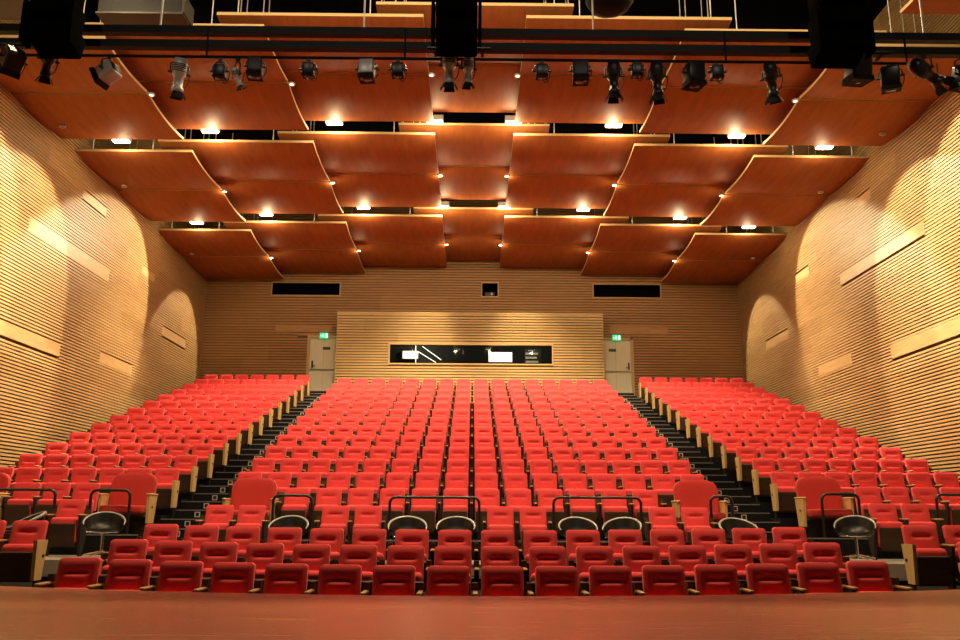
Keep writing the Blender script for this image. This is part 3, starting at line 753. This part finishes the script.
fixture('flood', 2.84, 6.96, P9(14), P9(3), 'large black box light right of the two long profile spots', sc=.95)
fixture('box', 3.14, 6.99, 0, P9(5), 'small square black lamp right of the large box light', sc=.85)
fixture('profile', 3.84, 6.91, P9(-30), P9(20), 'black profile spot with barn doors left of the right speaker column', sc=1.0)
fixture('flood', 5.39, 6.94, P9(-25), P9(14), 'black lamp hung at the pipe end, right of the right speaker column', sc=.95)
fixture('profile', 5.85, 7.02, P9(-75), P9(62), 'black lamp aimed sideways under the beam near the right wall', top=7.24, sc=1.1)
fixture('flood', 6.36, 6.97, P9(20), P9(10), 'black lamp at the far right end of the lighting beam', top=7.24, sc=.95)
fixture('flood', -5.80, 6.93, P9(50), P9(48), 'black lamp under the left speaker column, outer one', sc=.95, y=BYR-.25)
fixture('profile', -5.36, 6.92, P9(35), P9(26), 'black lamp under the left speaker column, inner one', sc=.9, y=BYR-.25)
fixture('flood', 4.86, 6.94, P9(6), P9(10), 'black lamp under the right speaker column', sc=1.1, y=BYR-.25)
t = thing('pipe_batten', (0, BYR-.25, 7.135), 'short black pipes carrying the lamps under the three speaker columns', 'pipe')
for x0, x1 in ((-6.1, -5.1), (-.6, .2), (4.5, 5.3)):
    m = MB(); m.tube([(x0, 0, 0), (x1, 0, 0)], .02, 'black', 8); m.build('pipe', t)
    for xx in (x0+.1, x1-.1):
        m = MB(); m.box(xx-.02, xx+.02, .0, .185, -.008, .012, 'black'); m.build('hanging_bracket', t)

# hanging speaker columns
for x, wd, lab, zb in ((-5.06, .50, 'black hanging loudspeaker column on the left of the truss', 6.83), (-.22, .50, 'black hanging loudspeaker column in the middle of the truss', 6.91), (4.42, .56, 'black hanging loudspeaker column on the right of the truss', 6.80)):
    t = thing('hanging_loudspeaker', (x, BYR-.85, zb), lab, 'loudspeaker', 'loudspeaker columns hung before the truss')
    z = 0.
    for k in range(9):
        tl = radians(max(0, 16-4.5*k)); h = .30
        f = Matrix.Translation((0, .14*max(0, (3-k))/3, z)) @ Matrix.Rotation(-tl, 4, 'X')
        m = MB(); m.rbox(-wd/2, wd/2, -.2, .2, .006, h-.006, .02, 'fabric_black', 2, xf=f)
        m.box(-wd/2+.03, wd/2-.03, -.207, -.2, .03, h-.03, 'fabric_black', xf=f); m.build('cabinet', t); z += h*cos(tl)
    for s in (-1, 1):
        m = MB(); m.tube([(s*.2, 0, z-.01), (s*.2, 0, TOPZ-zb)], .015, 'black', 6); m.build('hanging_chain', t)
        m = MB(); m.box(s*(wd/2+.03)-.02, s*(wd/2+.03)+.02, -.1, .1, -.04, .5, 'fabric_black'); m.build('side_plate', t)
t = thing('hanging_moving_light', (1.83, BYR+.3, 8.05), 'round black lamp hanging from above, right of the middle column', 'stage light')
m = MB(); m.lathe([(0, 0), (.15, .01), (.27, .06), (.325, .16), (.325, .5), (.2, .6), (0, .6)], 'black', 28); m.build('body', t)
m = MB(); m.tube([(0, 0, .6), (0, 0, TOPZ-8.05)], .03, 'black', 8); m.build('hanging_pole', t)

# dark services above
t = thing('air_duct', (-5.57, 12.9, 9.48), 'grey rectangular duct above the truss on the left', 'duct')
m = MB(); m.box(-.7, .7, -.2, .2, 0, .30, 'truss'); m.build('duct_body', t)
m = MB(); m.box(-.72, .72, -.23, .23, -.03, .0, 'darksteel'); m.box(.70, .74, -.23, .23, .0, .33, 'darksteel'); m.build('flange', t)
for xx in (-.6, .6):
    m = MB(); m.tube([(xx, 0, .30), (xx, 0, TOPZ-9.48)], .012, 'rod', 6); m.build('hanger_rod', t)
t = thing('catwalk', (-7.9, 12.4, 9.35), 'dark catwalk with perforated edge in the upper left corner', 'catwalk')
m = MB(); m.box(-1.6, 1.2, -.35, .35, 0, .06, 'darksteel'); m.build('deck', t)
m = MB()
for k in range(28): m.box(-1.58+k*.1, -1.53+k*.1, -.37, -.35, .0, .22, 'steel')
m.box(-1.6, 1.2, -.37, -.34, .2, .24, 'steel'); m.build('edge_grille', t)
for xx in (-1.4, 1.0):
    m = MB(); m.tube([(xx, 0, .06), (xx, 0, TOPZ-9.35)], .015, 'darksteel', 6); m.build('hanger_rod', t)

for x in (-4.5, 0., 4.5):
    lamp_light('stage_work_lamp', 'SPOT', (x, 1.5, 10.2), 300., (1, .85, .65), .15, (x*.9, 10.2, 7.6), radians(58), .6)
# ------------------------------------------------------------------ control room light, world, camera
lamp_light('control_room_glow', 'POINT', (-1.9, 31.2, 7.6), 25., (1, .85, .6), .1)
lamp_light('control_room_glow', 'POINT', (2.0, 29.95, 7.75), 30., (1, .85, .6), .1)  # added fill with no fixture, brightens the rack units
wd = bpy.data.worlds.new('World'); SC.world = wd; wd.use_nodes = True
wd.node_tree.nodes['Background'].inputs[0].default_value = (1., .8, .6, 1); wd.node_tree.nodes['Background'].inputs[1].default_value = .02

cam = bpy.data.cameras.new('camera'); co = bpy.data.objects.new('camera', cam); COL.objects.link(co); SC.camera = co
F = 850.; cam.sensor_width = 36; cam.lens = F/960*36; cam.clip_end = 200
YAW, ROLL, PIT = radians(.5), radians(.3), atan(193/F)
fw = Vector((sin(YAW)*cos(PIT), cos(YAW)*cos(PIT), sin(PIT))); rt = Vector((cos(YAW), -sin(YAW), 0)); up = rt.cross(fw)
r2 = rt*cos(ROLL)+up*sin(ROLL); u2 = -rt*sin(ROLL)+up*cos(ROLL)
mt = Matrix((r2, u2, -fw)).transposed().to_4x4(); mt.translation = (0, 0, CAMZ); co.matrix_world = mt

vs = SC.view_settings; SC.display_settings.display_device = 'sRGB'
vs.view_transform = 'Standard'; vs.look = 'None'; vs.gamma = 1; vs.use_curve_mapping = False; vs.exposure = 0.
SC.cycles.max_bounces = 8; SC.cycles.diffuse_bounces = 5
print('individual seats', SEAT_N[0])
